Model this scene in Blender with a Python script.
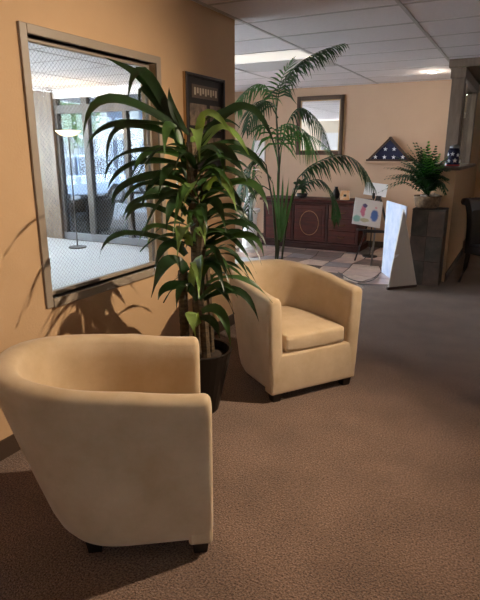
import bpy, bmesh, math, random
from mathutils import Vector, Matrix
random.seed(7)
S = bpy.context.scene
for o in list(bpy.data.objects): bpy.data.objects.remove(o)
COL = S.collection

# ------------------------------------------------------------------ camera
FPX, HORIZ, YAW = 530.0, 152.0, math.radians(27.6)
PITCH = math.atan((300 - HORIZ) / FPX)
CAMP = Vector((2.17, 0.0, 1.5))
cd = bpy.data.cameras.new('camera'); cam = bpy.data.objects.new('camera', cd); COL.objects.link(cam)
cam.location = CAMP; cam.rotation_euler = (math.pi/2 - PITCH, 0, YAW)
cd.sensor_fit = 'VERTICAL'; cd.sensor_height = 24; cd.sensor_width = 24; cd.lens = 24*FPX/600; cd.clip_start = .05; cd.clip_end = 300
S.camera = cam
# ------------------------------------------------------------------ world and exposure
w = bpy.data.worlds.new('sky'); S.world = w; w.use_nodes = True
bgn = w.node_tree.nodes['Background']; bgn.inputs[0].default_value = (.86, .91, 1.0, 1); bgn.inputs[1].default_value = 22
S.view_settings.view_transform = 'Standard'; S.view_settings.look = 'None'; S.view_settings.gamma = 1
S.view_settings.use_curve_mapping = False
S.view_settings.exposure = 0.1
SPOT_W, PANEL_E, DOWN_W = 390.0, .55, 4.0
CEIL = 2.50; BACK = 8.62; WALLEND = 4.06

# ------------------------------------------------------------------ helpers
def tag(o, label=None, cat=None, group=None, kind=None):
    if label: o['label'] = label
    if cat: o['category'] = cat
    if group: o['group'] = group
    if kind: o['kind'] = kind
    return o
def empty(name, loc=(0,0,0), rz=0, label=None, cat=None, group=None):
    o = bpy.data.objects.new(name, None); COL.objects.link(o); o.empty_display_size = .1
    o.location = loc; o.rotation_euler = (0,0,rz); return tag(o, label, cat, group)
def link(name, me, mat, parent=None, smooth=False):
    o = bpy.data.objects.new(name, me); COL.objects.link(o)
    if mat and not me.materials: me.materials.append(mat)
    if parent: o.parent = parent
    if smooth:
        for p in me.polygons: p.use_smooth = True
    return o
class MB:
    def __init__(s): s.v = []; s.f = []
    def add(s, vs, fs):
        n = len(s.v); s.v += [tuple(v) for v in vs]; s.f += [tuple(i+n for i in f) for f in fs]; return s
    def box(s, x0, x1, y0, y1, z0, z1):
        return s.add([(x0,y0,z0),(x1,y0,z0),(x1,y1,z0),(x0,y1,z0),(x0,y0,z1),(x1,y0,z1),(x1,y1,z1),(x0,y1,z1)],
                     [(0,3,2,1),(4,5,6,7),(0,1,5,4),(1,2,6,5),(2,3,7,6),(3,0,4,7)])
    def bar(s, a, b, wd, th, up=(0,0,1)):
        a = Vector(a); b = Vector(b); t = (b-a).normalized(); up = Vector(up)
        sd = t.cross(up)
        if sd.length < 1e-4: sd = t.cross(Vector((1,0,0)))
        sd.normalize(); u = sd.cross(t)
        vs = []
        for p in (a, b):
            for (i, j) in ((-1,-1),(1,-1),(1,1),(-1,1)): vs.append(p + sd*wd/2*i + u*th/2*j)
        return s.add(vs, [(0,1,2,3),(7,6,5,4),(0,4,5,1),(1,5,6,2),(2,6,7,3),(3,7,4,0)])
    def tube(s, pts, r, n=8, caps=True):
        pts = [Vector(p) for p in pts]; rs = r if isinstance(r, (list, tuple)) else [r]*len(pts)
        vs = []; fs = []; ref = Vector((0,0,1))
        for i, p in enumerate(pts):
            t = (pts[min(i+1, len(pts)-1)] - pts[max(i-1, 0)]).normalized()
            rf = ref if abs(t.dot(ref)) < .95 else Vector((1,0,0))
            a = t.cross(rf).normalized(); b = t.cross(a)
            for k in range(n):
                an = 2*math.pi*k/n; vs.append(p + (a*math.cos(an) + b*math.sin(an))*rs[i])
        for i in range(len(pts)-1):
            for k in range(n):
                k2 = (k+1) % n; fs.append((i*n+k, i*n+k2, (i+1)*n+k2, (i+1)*n+k))
        if caps:
            fs.append(tuple(range(n-1, -1, -1))); fs.append(tuple(range((len(pts)-1)*n, len(pts)*n)))
        return s.add(vs, fs)
    def lathe(s, prof, c=(0,0,0), n=24, closed=True):
        vs = []; fs = []
        for (r, z) in prof:
            for k in range(n):
                a = 2*math.pi*k/n; vs.append((c[0]+r*math.cos(a), c[1]+r*math.sin(a), c[2]+z))
        for i in range(len(prof)-1):
            for k in range(n):
                k2 = (k+1) % n; fs.append((i*n+k, i*n+k2, (i+1)*n+k2, (i+1)*n+k))
        if closed:
            fs.append(tuple(range(n-1, -1, -1))); fs.append(tuple(range((len(prof)-1)*n, len(prof)*n)))
        return s.add(vs, fs)
    def prism(s, poly, axis, a0, a1):           # poly of 2-D points extruded along axis 0/1/2
        def P(p, t):
            return {0:(t,p[0],p[1]), 1:(p[0],t,p[1]), 2:(p[0],p[1],t)}[axis]
        n = len(poly); vs = [P(p,a0) for p in poly] + [P(p,a1) for p in poly]
        fs = [tuple(range(n-1,-1,-1)), tuple(range(n,2*n))] + [(i,(i+1)%n,(i+1)%n+n,i+n) for i in range(n)]
        return s.add(vs, fs)
    def mesh(s, name):
        me = bpy.data.meshes.new(name); me.from_pydata(s.v, [], s.f); me.validate()
        bm = bmesh.new(); bm.from_mesh(me); bmesh.ops.recalc_face_normals(bm, faces=bm.faces); bm.to_mesh(me); bm.free(); return me
    def build(s, name, mat, parent=None, smooth=False, bevel=0):
        o = link(name, s.mesh(name), mat, parent, smooth)
        if bevel:
            m = o.modifiers.new('bevel', 'BEVEL'); m.width = bevel; m.segments = 2; m.limit_method = 'ANGLE'
            m.harden_normals = False
        return o
def struct(name, mb, mat, parent=None, label=None, bevel=0):
    o = mb.build(name, mat, parent, bevel=bevel)
    if not parent: o['kind'] = 'structure'
    if label: o['label'] = label
    return o
# camera rays, used only to measure where a thing stands: a pixel plus a real distance gives its 3-D place
_h = Vector((-math.sin(YAW), math.cos(YAW), 0)); _R = Vector((math.cos(YAW), math.sin(YAW), 0)); _Z = Vector((0,0,1))
_F = _h*math.cos(PITCH) - _Z*math.sin(PITCH); _U = _h*math.sin(PITCH) + _Z*math.cos(PITCH)
def ray(x, y): return _F + _R*((x-240)/FPX) + _U*((300-y)/FPX)
def atd(x, y, d): return CAMP + ray(x, y)*d
def atp(x, y, ax, v):
    r = ray(x, y); return CAMP + r*((v-CAMP[ax])/r[ax])

# ------------------------------------------------------------------ materials
def lin(c):
    return tuple((v/255/12.92 if v/255 <= .04045 else ((v/255+.055)/1.055)**2.4) for v in c) + (1,)
def mat(name, rgb, rough=.6, metal=0, var=0, vscale=8, rgb2=None, bump=0, bscale=200, sheen=0, spec=.5, emit=None, estr=0, coat=0, stretch=None):
    m = bpy.data.materials.new(name); m.use_nodes = True; nt = m.node_tree; b = nt.nodes['Principled BSDF']
    c = lin(rgb); b.inputs['Base Color'].default_value = c; b.inputs['Roughness'].default_value = rough
    b.inputs['Metallic'].default_value = metal; b.inputs['Specular IOR Level'].default_value = spec
    if sheen: b.inputs['Sheen Weight'].default_value = sheen; b.inputs['Sheen Roughness'].default_value = .4
    if coat: b.inputs['Coat Weight'].default_value = coat; b.inputs['Coat Roughness'].default_value = .15
    if emit: b.inputs['Emission Color'].default_value = lin(emit); b.inputs['Emission Strength'].default_value = estr
    if var or rgb2 or bump:
        tc = nt.nodes.new('ShaderNodeTexCoord'); mp = nt.nodes.new('ShaderNodeMapping'); nt.links.new(tc.outputs['Object'], mp.inputs[0])
        if stretch: mp.inputs['Scale'].default_value = stretch
    if var or rgb2:
        n = nt.nodes.new('ShaderNodeTexNoise'); n.inputs['Scale'].default_value = vscale; n.inputs['Detail'].default_value = 5
        n.inputs['Roughness'].default_value = .62
        nt.links.new(mp.outputs[0], n.inputs['Vector'])
        r = nt.nodes.new('ShaderNodeValToRGB'); r.color_ramp.elements[0].position = .33; r.color_ramp.elements[1].position = .68
        c2 = lin(rgb2) if rgb2 else tuple(max(0, v*(1-var)) for v in c[:3]) + (1,)
        c1 = c if rgb2 else tuple(min(1, v*(1+var)) for v in c[:3]) + (1,)
        r.color_ramp.elements[0].color = c2; r.color_ramp.elements[1].color = c1
        nt.links.new(n.outputs['Fac'], r.inputs[0]); nt.links.new(r.outputs[0], b.inputs['Base Color'])
    if bump:
        n2 = nt.nodes.new('ShaderNodeTexNoise'); n2.inputs['Scale'].default_value = bscale; n2.inputs['Detail'].default_value = 3
        nt.links.new(mp.outputs[0], n2.inputs['Vector'])
        bp = nt.nodes.new('ShaderNodeBump'); bp.inputs['Strength'].default_value = bump; bp.inputs['Distance'].default_value = .01
        nt.links.new(n2.outputs['Fac'], bp.inputs['Height']); nt.links.new(bp.outputs[0], b.inputs['Normal'])
    return m
def glassmat(name, tint=(1,1,1), refl=1.0):
    m = bpy.data.materials.new(name); m.use_nodes = True; nt = m.node_tree; nt.nodes.remove(nt.nodes['Principled BSDF'])
    t = nt.nodes.new('ShaderNodeBsdfTransparent'); t.inputs[0].default_value = (*tint, 1)
    g = nt.nodes.new('ShaderNodeBsdfGlossy'); g.inputs['Roughness'].default_value = .02
    lw = nt.nodes.new('ShaderNodeLayerWeight'); pw = nt.nodes.new('ShaderNodeMath'); pw.operation = 'POWER'; pw.inputs[1].default_value = 4
    nt.links.new(lw.outputs['Facing'], pw.inputs[0])
    fr = nt.nodes.new('ShaderNodeMath'); fr.operation = 'MULTIPLY_ADD'; fr.inputs[1].default_value = .5; fr.inputs[2].default_value = .03
    nt.links.new(pw.outputs[0], fr.inputs[0])
    mx = nt.nodes.new('ShaderNodeMixShader'); out = nt.nodes['Material Output']
    nt.links.new(fr.outputs[0], mx.inputs[0]); nt.links.new(t.outputs[0], mx.inputs[1]); nt.links.new(g.outputs[0], mx.inputs[2])
    nt.links.new(mx.outputs[0], out.inputs[0]); return m
def leafmat(name, rgb, rgb2, trans=.25, rough=.38, vscale=5):
    m = mat(name, rgb, rough, rgb2=rgb2, vscale=vscale); nt = m.node_tree; b = nt.nodes['Principled BSDF']
    tr = nt.nodes.new('ShaderNodeBsdfTranslucent'); tr.inputs[0].default_value = lin((min(255,rgb[0]*1.25), min(255,rgb[1]*1.25), rgb[2]*.8))
    mx = nt.nodes.new('ShaderNodeMixShader'); mx.inputs[0].default_value = trans
    nt.links.new(b.outputs[0], mx.inputs[1]); nt.links.new(tr.outputs[0], mx.inputs[2]); nt.links.new(mx.outputs[0], nt.nodes['Material Output'].inputs[0])
    return m

M = {}
M['wall'] = mat('tan_wall_paint', (195,160,121), .75, var=.03, vscale=2, bump=.12, bscale=90)
M['wall2'] = mat('pale_wall_paint', (224,212,190), .75, var=.03, vscale=2)
M['casing'] = mat('taupe_painted_metal', (150,136,120), .45)
M['base'] = mat('dark_vinyl_baseboard', (70,54,42), .5)
def carpetmat():
    m = mat('brown_loop_carpet', (158,130,112), .95, rgb2=(84,65,54), vscale=125, bump=1.0, bscale=150, spec=.15, sheen=.25)
    nt = m.node_tree; b = nt.nodes['Principled BSDF']
    rmp = [k for k in nt.nodes if k.type == 'VALTORGB'][0]; rmp.color_ramp.elements[0].position = .38; rmp.color_ramp.elements[1].position = .62
    src = b.inputs['Base Color'].links[0].from_socket
    n = nt.nodes.new('ShaderNodeTexNoise'); n.inputs['Scale'].default_value = 3.5; n.inputs['Detail'].default_value = 4
    tc = [k for k in nt.nodes if k.type == 'TEX_COORD'][0]; nt.links.new(tc.outputs['Object'], n.inputs['Vector'])
    r = nt.nodes.new('ShaderNodeValToRGB'); r.color_ramp.elements[0].color = (.84,.84,.84,1); r.color_ramp.elements[1].color = (1.1,1.1,1.1,1)
    r.color_ramp.elements[0].position = .35; r.color_ramp.elements[1].position = .65
    nt.links.new(n.outputs['Fac'], r.inputs[0])
    mx = nt.nodes.new('ShaderNodeMix'); mx.data_type = 'RGBA'; mx.blend_type = 'MULTIPLY'; mx.inputs[0].default_value = 1
    nt.links.new(src, mx.inputs[6]); nt.links.new(r.outputs[0], mx.inputs[7]); nt.links.new(mx.outputs[2], b.inputs['Base Color'])
    return m
M['carpet'] = carpetmat()
M['paleFloor'] = mat('pale_vinyl_floor', (206,208,210), .5, var=.05, vscale=20)
M['grout'] = mat('dark_grout', (92,80,74), .9)
M['slate'] = [mat('slate_rose', (208,178,162), .36, rgb2=(172,144,134), vscale=6, bump=.3, bscale=25),
              mat('slate_grey', (160,150,150), .36, rgb2=(120,112,116), vscale=5, bump=.3, bscale=25),
              mat('slate_tan', (216,192,172), .36, rgb2=(180,156,142), vscale=7, bump=.3, bscale=25),
              mat('slate_brown', (134,110,100), .36, rgb2=(98,82,78), vscale=6, bump=.3, bscale=25)]
M['ceil'] = mat('ceiling_board', (228,222,224), .9, var=.03, vscale=30, bump=.25, bscale=160)
M['grid'] = mat('ceiling_grid_metal', (188,182,180), .6)
M['suede'] = mat('beige_microsuede', (206,183,151), .9, rgb2=(188,163,130), vscale=5, bump=.08, bscale=300, sheen=.35, spec=.2)
M['foot'] = mat('black_wood_foot', (24,19,16), .4)
M['under'] = mat('black_dust_cloth', (18,16,15), .9)
M['pot'] = mat('black_glazed_pot', (12,10,9), .35)
M['soil'] = mat('dark_soil', (48,36,27), .95, var=.4, vscale=40, bump=.6, bscale=60)
M['cane'] = mat('ringed_cane_bark', (104,84,58), .8, rgb2=(58,46,32), vscale=14, bump=.5, bscale=40, stretch=(1,1,5))
M['leaf'] = [leafmat('corn_plant_leaf_dark', (38,62,30), (22,40,20)), leafmat('corn_plant_leaf_mid', (66,96,46), (40,66,32)),
             leafmat('corn_plant_leaf_light', (128,150,84), (86,114,56), .25)]
M['palm'] = [leafmat('palm_leaf_dark', (38,72,34), (22,46,22)), leafmat('palm_leaf_mid', (66,110,54), (38,76,34))]
M['palmstem'] = mat('palm_stem', (70,84,46), .6, rgb2=(60,52,34), vscale=10)
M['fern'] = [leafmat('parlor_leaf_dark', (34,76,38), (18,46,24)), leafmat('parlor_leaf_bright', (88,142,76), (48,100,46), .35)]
M['cherry'] = mat('cherry_wood', (84,29,16), .5, rgb2=(56,17,10), vscale=5, spec=.3, stretch=(1,1,6))
M['cherryD'] = mat('dark_cherry_moulding', (58,19,12), .5, rgb2=(40,13,9), vscale=5, spec=.3)
M['inlay'] = mat('pale_inlay', (178,132,92), .4)
M['brass'] = mat('aged_brass', (120,92,52), .4, metal=1)
M['mirror'] = mat('mirror_silver', (235,235,235), .03, metal=1)
M['mframe'] = mat('dark_bronze_frame', (74,52,36), .4, metal=.3)
M['mgold'] = mat('gilt_edge', (182,150,104), .4, metal=.4)
M['navy'] = mat('navy_flag_cloth', (24,28,62), .8, var=.2, vscale=30)
M['white'] = mat('white_paint', (238,238,240), .5)
M['card'] = mat('white_card', (240,240,242), .55)
M['greyboard'] = mat('grey_foam_board', (206,198,186), .7)
M['black'] = mat('black_plastic', (20,20,22), .4)
M['steel'] = mat('brushed_steel', (150,150,152), .3, metal=1)
M['darkfab'] = mat('charcoal_fabric', (34,34,38), .8)
M['darkleather'] = mat('dark_leather', (30,24,22), .42)
M['darkwood'] = mat('dark_wood', (38,26,20), .4)
M['post'] = mat('taupe_stained_wood', (128,110,94), .5, rgb2=(104,88,74), vscale=4, stretch=(6,6,1))
M['glass'] = glassmat('clear_glass', (.93,.96,.96))
M['wire'] = mat('glass_wire', (120,122,126), .5, metal=.6)
M['stone'] = [mat('pedestal_stone_dark', (92,82,72), .6, rgb2=(58,52,46), vscale=7, bump=.4, bscale=20), mat('pedestal_stone_rust', (110,88,74), .6, rgb2=(72,62,56), vscale=6, bump=.4, bscale=20)]
M['basket'] = mat('woven_basket', (150,122,92), .8, rgb2=(96,74,54), vscale=30, bump=.6, bscale=60)
M['rock'] = mat('pale_river_rock', (190,180,164), .7, var=.15, vscale=8)
M['asphalt'] = mat('asphalt', (120,120,122), .9, var=.1, vscale=3)
M['concrete'] = mat('concrete', (200,198,192), .9, var=.06, vscale=3)
M['carpaint'] = [mat('silver_car_paint', (190,204,224), .25, metal=.3, coat=.6), mat('dark_car_paint', (60,66,78), .25, metal=.3, coat=.6)]
M['carglass'] = mat('car_glass', (70,86,110), .08, spec=.8)
M['tyre'] = mat('tyre_rubber', (24,24,24), .8)
M['bronze'] = mat('bronze_aluminium', (78,72,68), .45, metal=.3)
M['tint'] = mat('grey_aluminium', (120,120,124), .45, metal=.3)
M['bark'] = mat('tree_bark', (80,64,50), .9)
M['treeleaf'] = leafmat('street_tree_leaf', (120,150,90), (80,112,60))

# ------------------------------------------------------------------ structure: floor
struct('floor', MB().box(-6.6,5.2,-3,11.2,-.16,-.012), M['grout'], label='dark bed under the floor coverings')
cp = [(-.12,-3),(5.2,-3),(5.2,11.2),(1.36,11.2),(1.36,6.55),(1.02,6.22),(.66,5.98),(-.2,6.58),(-.62,6.84),(-.62,4.3),(-.12,4.3)]
carpet = MB().prism(cp, 2, -.012, 0)
struct('floor_carpet', carpet, M['carpet'], label='brown loop pile carpet')
struct('floor_vinyl', MB().prism([(-6.6,-.2),(-.12,-.2),(-.12,4.3),(-.62,4.3),(-.62,6.9),(-6.6,6.9)], 2, -.012, 0), M['paleFloor'], label='pale floor of the room seen through the window')
# slate flagstones, each one a piece
tf = struct('floor_slate', MB().box(-3.05,1.36,5.7,BACK,-.012,-.006), M['grout'], label='slate flagstone floor in front of the sideboard')
def inside(p):
    x, y = p
    if y > 6.88: return x < 1.34
    for (a, b) in zip(cp[4:8], cp[5:9]):
        x0, x1 = sorted((a[0], b[0]))
        if x0 <= x <= x1:
            t = (x-a[0])/(b[0]-a[0]); return y > a[1]+t*(b[1]-a[1])+.01
    return False
def clip(poly):
    out = [Vector((p[0],p[1])) for p in poly]
    L = cp[4:9]
    for (a, b) in zip(L[:-1], L[1:]):     # keep the side towards the back wall, per segment x-range
        pass
    return out
st = .40; nx, ny = 12, 8; gx = {}
rs = random.Random(3)
for i in range(nx+1):
    for j in range(ny+1):
        gx[i,j] = (-3.05+i*st*.92+(rs.uniform(-.08,.08) if 0<i<nx else 0), BACK-j*st*.9+(rs.uniform(-.07,.07) if 0<j else 0))
for i in range(nx):
    for j in range(ny):
        q = [gx[i,j], gx[i+1,j], gx[i+1,j+1], gx[i,j+1]]
        c = (sum(p[0] for p in q)/4, sum(p[1] for p in q)/4)
        # pull corners that fall over the carpet back inside
        if not inside(c): continue
        p2 = []
        for p in q:
            t = .95; pp = (c[0]+(p[0]-c[0])*t, c[1]+(p[1]-c[1])*t)
            while not inside(pp) and t > .05:
                t -= .05; pp = (c[0]+(p[0]-c[0])*t, c[1]+(p[1]-c[1])*t)
            p2.append(pp)
        hgt = rs.uniform(-.001,.003)
        MB().prism(p2, 2, -.006, hgt).build('tile', rs.choice(M['slate'] if j < 5 else M['slate'][:3]), tf)
# ------------------------------------------------------------------ walls
WY0, WY1, WZ0, WZ1 = 1.965, 2.985, .74, 2.04       # clear opening
wl = MB()
wl.box(-.12,0,-3,WY0,0,CEIL); wl.box(-.12,0,WY1,WALLEND,0,CEIL); wl.box(-.12,0,WY0,WY1,0,WZ0); wl.box(-.12,0,WY0,WY1,WZ1,CEIL)
struct('wall_left', wl, M['wall'], label='tan painted wall with the interior window')
M['lobby'] = mat('rosy_beige_paint', (194,162,135), .75, var=.03, vscale=2)
struct('wall_back', MB().box(-3.05,1.25,BACK,BACK+.12,0,CEIL), M['lobby'], label='beige wall behind the sideboard')
struct('wall_hall', MB().box(1.25,5.2,11.05,11.2,0,CEIL), M['wall'], label='far tan wall of the hall on the right')
struct('wall_return', MB().box(1.25,1.37,BACK,11.05,0,CEIL), M['wall'])
struct('wall_right', MB().box(5.2,5.32,-3,11.2,0,CEIL), M['wall'])
wbh = MB().box(-.12,5.2,-3.12,-3,0,.9); wbh.box(-.12,5.2,-3.12,-3,2.1,CEIL); wbh.box(-.12,3.0,-3.12,-3,.9,2.1); wbh.box(3.52,5.2,-3.12,-3,.9,2.1)
struct('wall_behind', wbh, M['wall'])
w5 = empty('fill_window_5', (3.0,-3.06,.9)); w5['kind'] = 'structure'; w5['label'] = 'added fill light window behind the viewer'  # unseen window, added so daylight lifts the shaded side of the near chair
for k in range(2): MB().box(k*.48,k*.48+.04,-.04,.04,0,1.2).build('mullion', M['bronze'], w5)
MB().box(.04,.48,-.04,.04,0,.04).build('rail', M['bronze'], w5); MB().box(.04,.48,-.04,.04,1.16,1.2).build('rail', M['bronze'], w5)
MB().box(.04,.48,-.004,.004,.04,1.16).build('pane', M['glass'], w5)
ws = MB().box(-6.72,-6.6,-.2,7.0,0,.8); ws.box(-6.72,-6.6,-.2,7.0,2.3,CEIL); ws.box(-6.72,-6.6,-.2,1.0,.8,2.3); ws.box(-6.72,-6.6,6.2,7.0,.8,2.3)
struct('wall_office_side', ws, M['wall2'], label='pale office wall with a long window added for daylight')
w4 = empty('fill_window_4', (-6.66,1.0,.8)); w4['kind'] = 'structure'; w4['label'] = 'long unseen side window added to light the office'  # out of view, added to bring more daylight onto office floor and ceiling
for k in range(5): MB().box(-.04,.04,k*1.3-.03 if k else 0,k*1.3+.03 if k < 4 else 5.2,0,1.5).build('mullion', M['bronze'], w4)
for k in range(4): MB().box(-.004,.004,k*1.3+.03,k*1.3+1.27,0,1.5).build('pane', M['glass'], w4)
struct('wall_office_near', MB().box(-6.6,-.12,-.32,-.2,0,CEIL), M['wall2'])
struct('baseboard_left', MB().box(0,.012,-3,WALLEND,0,.10), M['base'])
struct('baseboard_back', MB().box(-3.05,1.25,BACK-.012,BACK,0,.10), M['base'])
struct('baseboard_hall', MB().box(1.37,5.2,11.038,11.05,0,.16), M['base'])
struct('baseboard_end', MB().box(-.12,.012,WALLEND,WALLEND+.012,0,.10), M['base'])
# half wall, ledge, post and beam
HX0, HX1, HY0 = 1.255, 1.475, 6.62
struct('wall_half', MB().box(HX0,HX1,HY0,BACK,0,1.30), M['wall'], label='tan half wall beside the stone pedestal')
struct('baseboard_half', MB().box(HX1,HX1+.012,HY0,BACK,0,.10), M['base'])
struct('trim_1', MB().box(HX0-.05,HX1+.05,HY0-.06,BACK,1.30,1.34), M['post'], bevel=.008, label='taupe ledge capping the half wall')
pst = MB(); pst.box(HX0+.05,HX1-.03,HY0+.22,HY0+.36,1.34,CEIL-.09); pst.box(HX0+.05,HX1-.03,BACK-.1,BACK,1.34,CEIL-.09)
po = struct('trim_2', pst, M['post'], bevel=.006, label='taupe wooden post and beam above the half wall')
struct('beam', MB().box(HX0+.035,HX1-.02,HY0+.2,BACK,CEIL-.2,CEIL-.09), M['post'], po, bevel=.006)
struct('crown', MB().box(HX0+.01,HX1+.3,HY0+.17,BACK,CEIL-.09,CEIL), M['post'], po, bevel=.01)
MB().box(HX0+.125,HX0+.131,HY0+.36,BACK-.1,1.34,CEIL-.2).build('pane', M['glass'], po)
MB().box(HX1-.03,HX1-.012,HY0+.25,HY0+.33,1.40,CEIL-.25).build('panel', M['post'], po, bevel=.005)
# door casing in the hall
dc = MB(); dc.box(1.50,1.60,11.0,11.05,0,2.1); dc.box(1.50,2.6,11.0,11.05,2.1,2.2); dc.box(2.5,2.6,11.0,11.05,0,2.1)
struct('trim_3', dc, M['wall2'], label='pale door casing at the end of the hall')
d1 = struct('door_1', MB().box(1.60,2.5,11.02,11.05,.01,2.1), M['post'], label='closed taupe door at the end of the hall')
for (z0,z1) in ((.2,.95),(1.1,1.95)): MB().box(1.75,2.35,11.005,11.02,z0,z1).build('panel', M['post'], d1, bevel=.01)
MB().tube([(2.42,11.02,1.0),(2.42,10.96,1.0)],.022,12).build('knob', M['brass'], d1, smooth=True)

# ------------------------------------------------------------------ ceiling with boards
cs = struct('ceiling', MB().box(-6.6,5.2,-3,11.2,CEIL+.02,CEIL+.12), M['ceil'], label='suspended ceiling of white lay-in boards')
X0, Y0c, PX, PY = 1.25-1.22*6, 4.2-.61*4, 1.22, .61
gb = MB()
pan = MB().box(-PX/2+.014,PX/2-.014,-PY/2+.014,PY/2-.014,0,.02).mesh('panel'); pan.materials.append(M['ceil'])
NXP, NYP = 8, 16
LIGHTS = [(4,6)]; VENTS = [(4,7)]
for i in range(NXP):
    for j in range(NYP):
        cx, cy = X0+(i+.5)*PX, Y0c+(j+.5)*PY
        if cy > 10.9: continue
        if i == 7 and cy > 99: continue
        if (i,j) in LIGHTS or (i,j) in VENTS: continue
        o = link('panel', pan, None, cs); o.location = (cx,cy,CEIL)
for i in range(NXP+1): gb.box(X0+i*PX-.014,X0+i*PX+.014,Y0c,Y0c+NYP*PY,CEIL-.004,CEIL+.02)
for j in range(NYP+1): gb.box(X0,X0+NXP*PX,Y0c+j*PY-.014,Y0c+j*PY+.014,CEIL-.003,CEIL+.02)
gb.build('ceiling_grid', M['grid'], cs)
struct('soffit', MB().box(-.12,5.2,-3,Y0c,CEIL,CEIL+.02), M['ceil'], cs)
M['lampPanel'] = mat('lit_diffuser', (255,250,240), .5, emit=(255,246,232), estr=PANEL_E)
for (i,j) in LIGHTS:
    cx, cy = X0+(i+.5)*PX, Y0c+(j+.5)*PY
    t = empty('ceiling_light', (cx,cy,CEIL), 0, 'lit rectangular ceiling light panel above the palm', 'ceiling light')
    MB().box(-PX/2+.05,PX/2-.05,-PY/2+.05,PY/2-.05,.002,.012).build('diffuser', M['lampPanel'], t)
    fr = MB(); a, b = PX/2-.014, PY/2-.014
    fr.box(-a,a,-b,-b+.036,-.002,.018); fr.box(-a,a,b-.036,b,-.002,.018); fr.box(-a,-a+.036,-b+.036,b-.036,-.002,.018); fr.box(a-.036,a,-b+.036,b-.036,-.002,.018)
    fr.build('frame', M['white'], t)
for (i,j) in VENTS:
    cx, cy = X0+(i+.5)*PX, Y0c+(j+.5)*PY
    t = empty('ceiling_vent', (cx,cy,CEIL), 0, 'grey slatted air vent in the ceiling beside the light panel', 'air vent')
    MB().box(-PX/2+.014,PX/2-.014,-PY/2+.014,PY/2-.014,.012,.02).build('backing', M['grid'], t)
    for k in range(9):
        y = -.24+k*.06
        MB().bar((-.57,y,.004),(.57,y,.004),.035,.004,(0,.5,1)).build('slat', M['grid'], t)
# small recessed downlight on the lobby ceiling
M['bulb'] = mat('lit_bulb', (255,250,240), .4, emit=(255,246,232), estr=60)
dl = atp(433, 71.5, 2, CEIL)
t = empty('downlight', dl, 0, 'small bright recessed downlight in the ceiling above the parlor palm', 'ceiling light')
MB().lathe([(.085,0),(.085,-.012),(.055,-.012),(.05,-.002)],n=24).build('trim_ring', M['white'], t, smooth=True)
MB().lathe([(.046,-.010),(.035,-.016),(.0001,-.02)],n=16).build('bulb', M['bulb'], t, smooth=True)
ld = bpy.data.lights.new('downlight_lamp','POINT'); ld.energy = DOWN_W; ld.color = (1,.86,.7); ld.shadow_soft_size = .04
lo = bpy.data.objects.new('lamp', ld); COL.objects.link(lo); lo.parent = t; lo.location = (0,0,-.08)
# warm eyeball spot over the seating corner
SP = Vector((2.8,3.3,CEIL)); AIM = Vector((.5,1.6,.7))
t = empty('eyeball_spotlight', SP, 0, 'white eyeball spotlight in the ceiling aimed at the armchairs', 'spotlight')
MB().lathe([(.09,0),(.09,-.012),(.06,-.014),(.058,-.002)],n=24).build('trim_ring', M['white'], t, smooth=True)
dv = (AIM-SP).normalized()
MB().tube([(0,0,-.01), tuple(dv*.06)],[.05,.042],20).build('eyeball', M['white'], t, smooth=False)
MB().tube([tuple(dv*.058), tuple(dv*.064)],.036,20).build('bulb', M['bulb'], t)
ls = bpy.data.lights.new('spot_lamp','SPOT'); ls.energy = SPOT_W; ls.color = (1,.80,.58); ls.shadow_soft_size = .022; ls.spot_size = math.radians(100); ls.spot_blend = 1.0
lo = bpy.data.objects.new('lamp', ls); COL.objects.link(lo); lo.parent = t; lo.location = dv*.09; lo.rotation_euler = dv.to_track_quat('-Z','Y').to_euler()

# ------------------------------------------------------------------ interior window with wired glass
W1 = empty('window_1', (0,WY0,WZ0)); W1['kind'] = 'structure'; W1['label'] = 'interior window of wired glass in a taupe metal frame'
wy, wz = WY1-WY0, WZ1-WZ0
def wb(name, y0,y1,z0,z1,x0,x1): return MB().box(x0,x1,y0,y1,z0,z1).build(name, M['casing'], W1, bevel=.004)
c = .045
wb('casing', -c,0,-c,wz+c,-.12,.014); wb('casing', wy,wy+c,-c,wz+c,-.12,.014); wb('casing', 0,wy,wz,wz+c,-.12,.014); wb('sill', 0,wy,-c-.005,0,-.12,.02)
for (a0,a1,b0,b1) in ((0,.022,0,wz),(wy-.022,wy,0,wz),(.022,wy-.022,wz-.022,wz),(.022,wy-.022,0,.022)): wb('glazing_bead',a0,a1,b0,b1,-.075,-.045)
MB().box(-.066,-.060,.022,wy-.022,.022,wz-.022).build('pane', M['glass'], W1)
wm = MB(); stp = .018; A0, A1, B0, B1 = .024, wy-.024, .024, wz-.024
for sgn in (1,-1):
    k = -2.6
    while k < 2.6:
        # line z = sgn*(y) *1.35 + k
        pts = []
        sl = 1.0*sgn
        ya = A0; za = sl*ya + k; yb = A1; zb = sl*yb + k
        lo_, hi_ = 0.0, 1.0
        dz = zb-za
        t0, t1 = sorted(((B0-za)/dz, (B1-za)/dz)); t0 = max(0,t0); t1 = min(1,t1)
        if t0 < t1 - .005:
            wm.bar((-.063, ya+(yb-ya)*t0, za+dz*t0), (-.063, ya+(yb-ya)*t1, za+dz*t1), .0008, .0008, (1,0,0))
        k += stp*1.414
mo = wm.build('wire_mesh', M['wire'], W1); mo['kind'] = 'stuff'
MB().box(-.058,-.052,.024,.062,.14,.205).build('label_sticker', M['casing'], W1)

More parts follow.
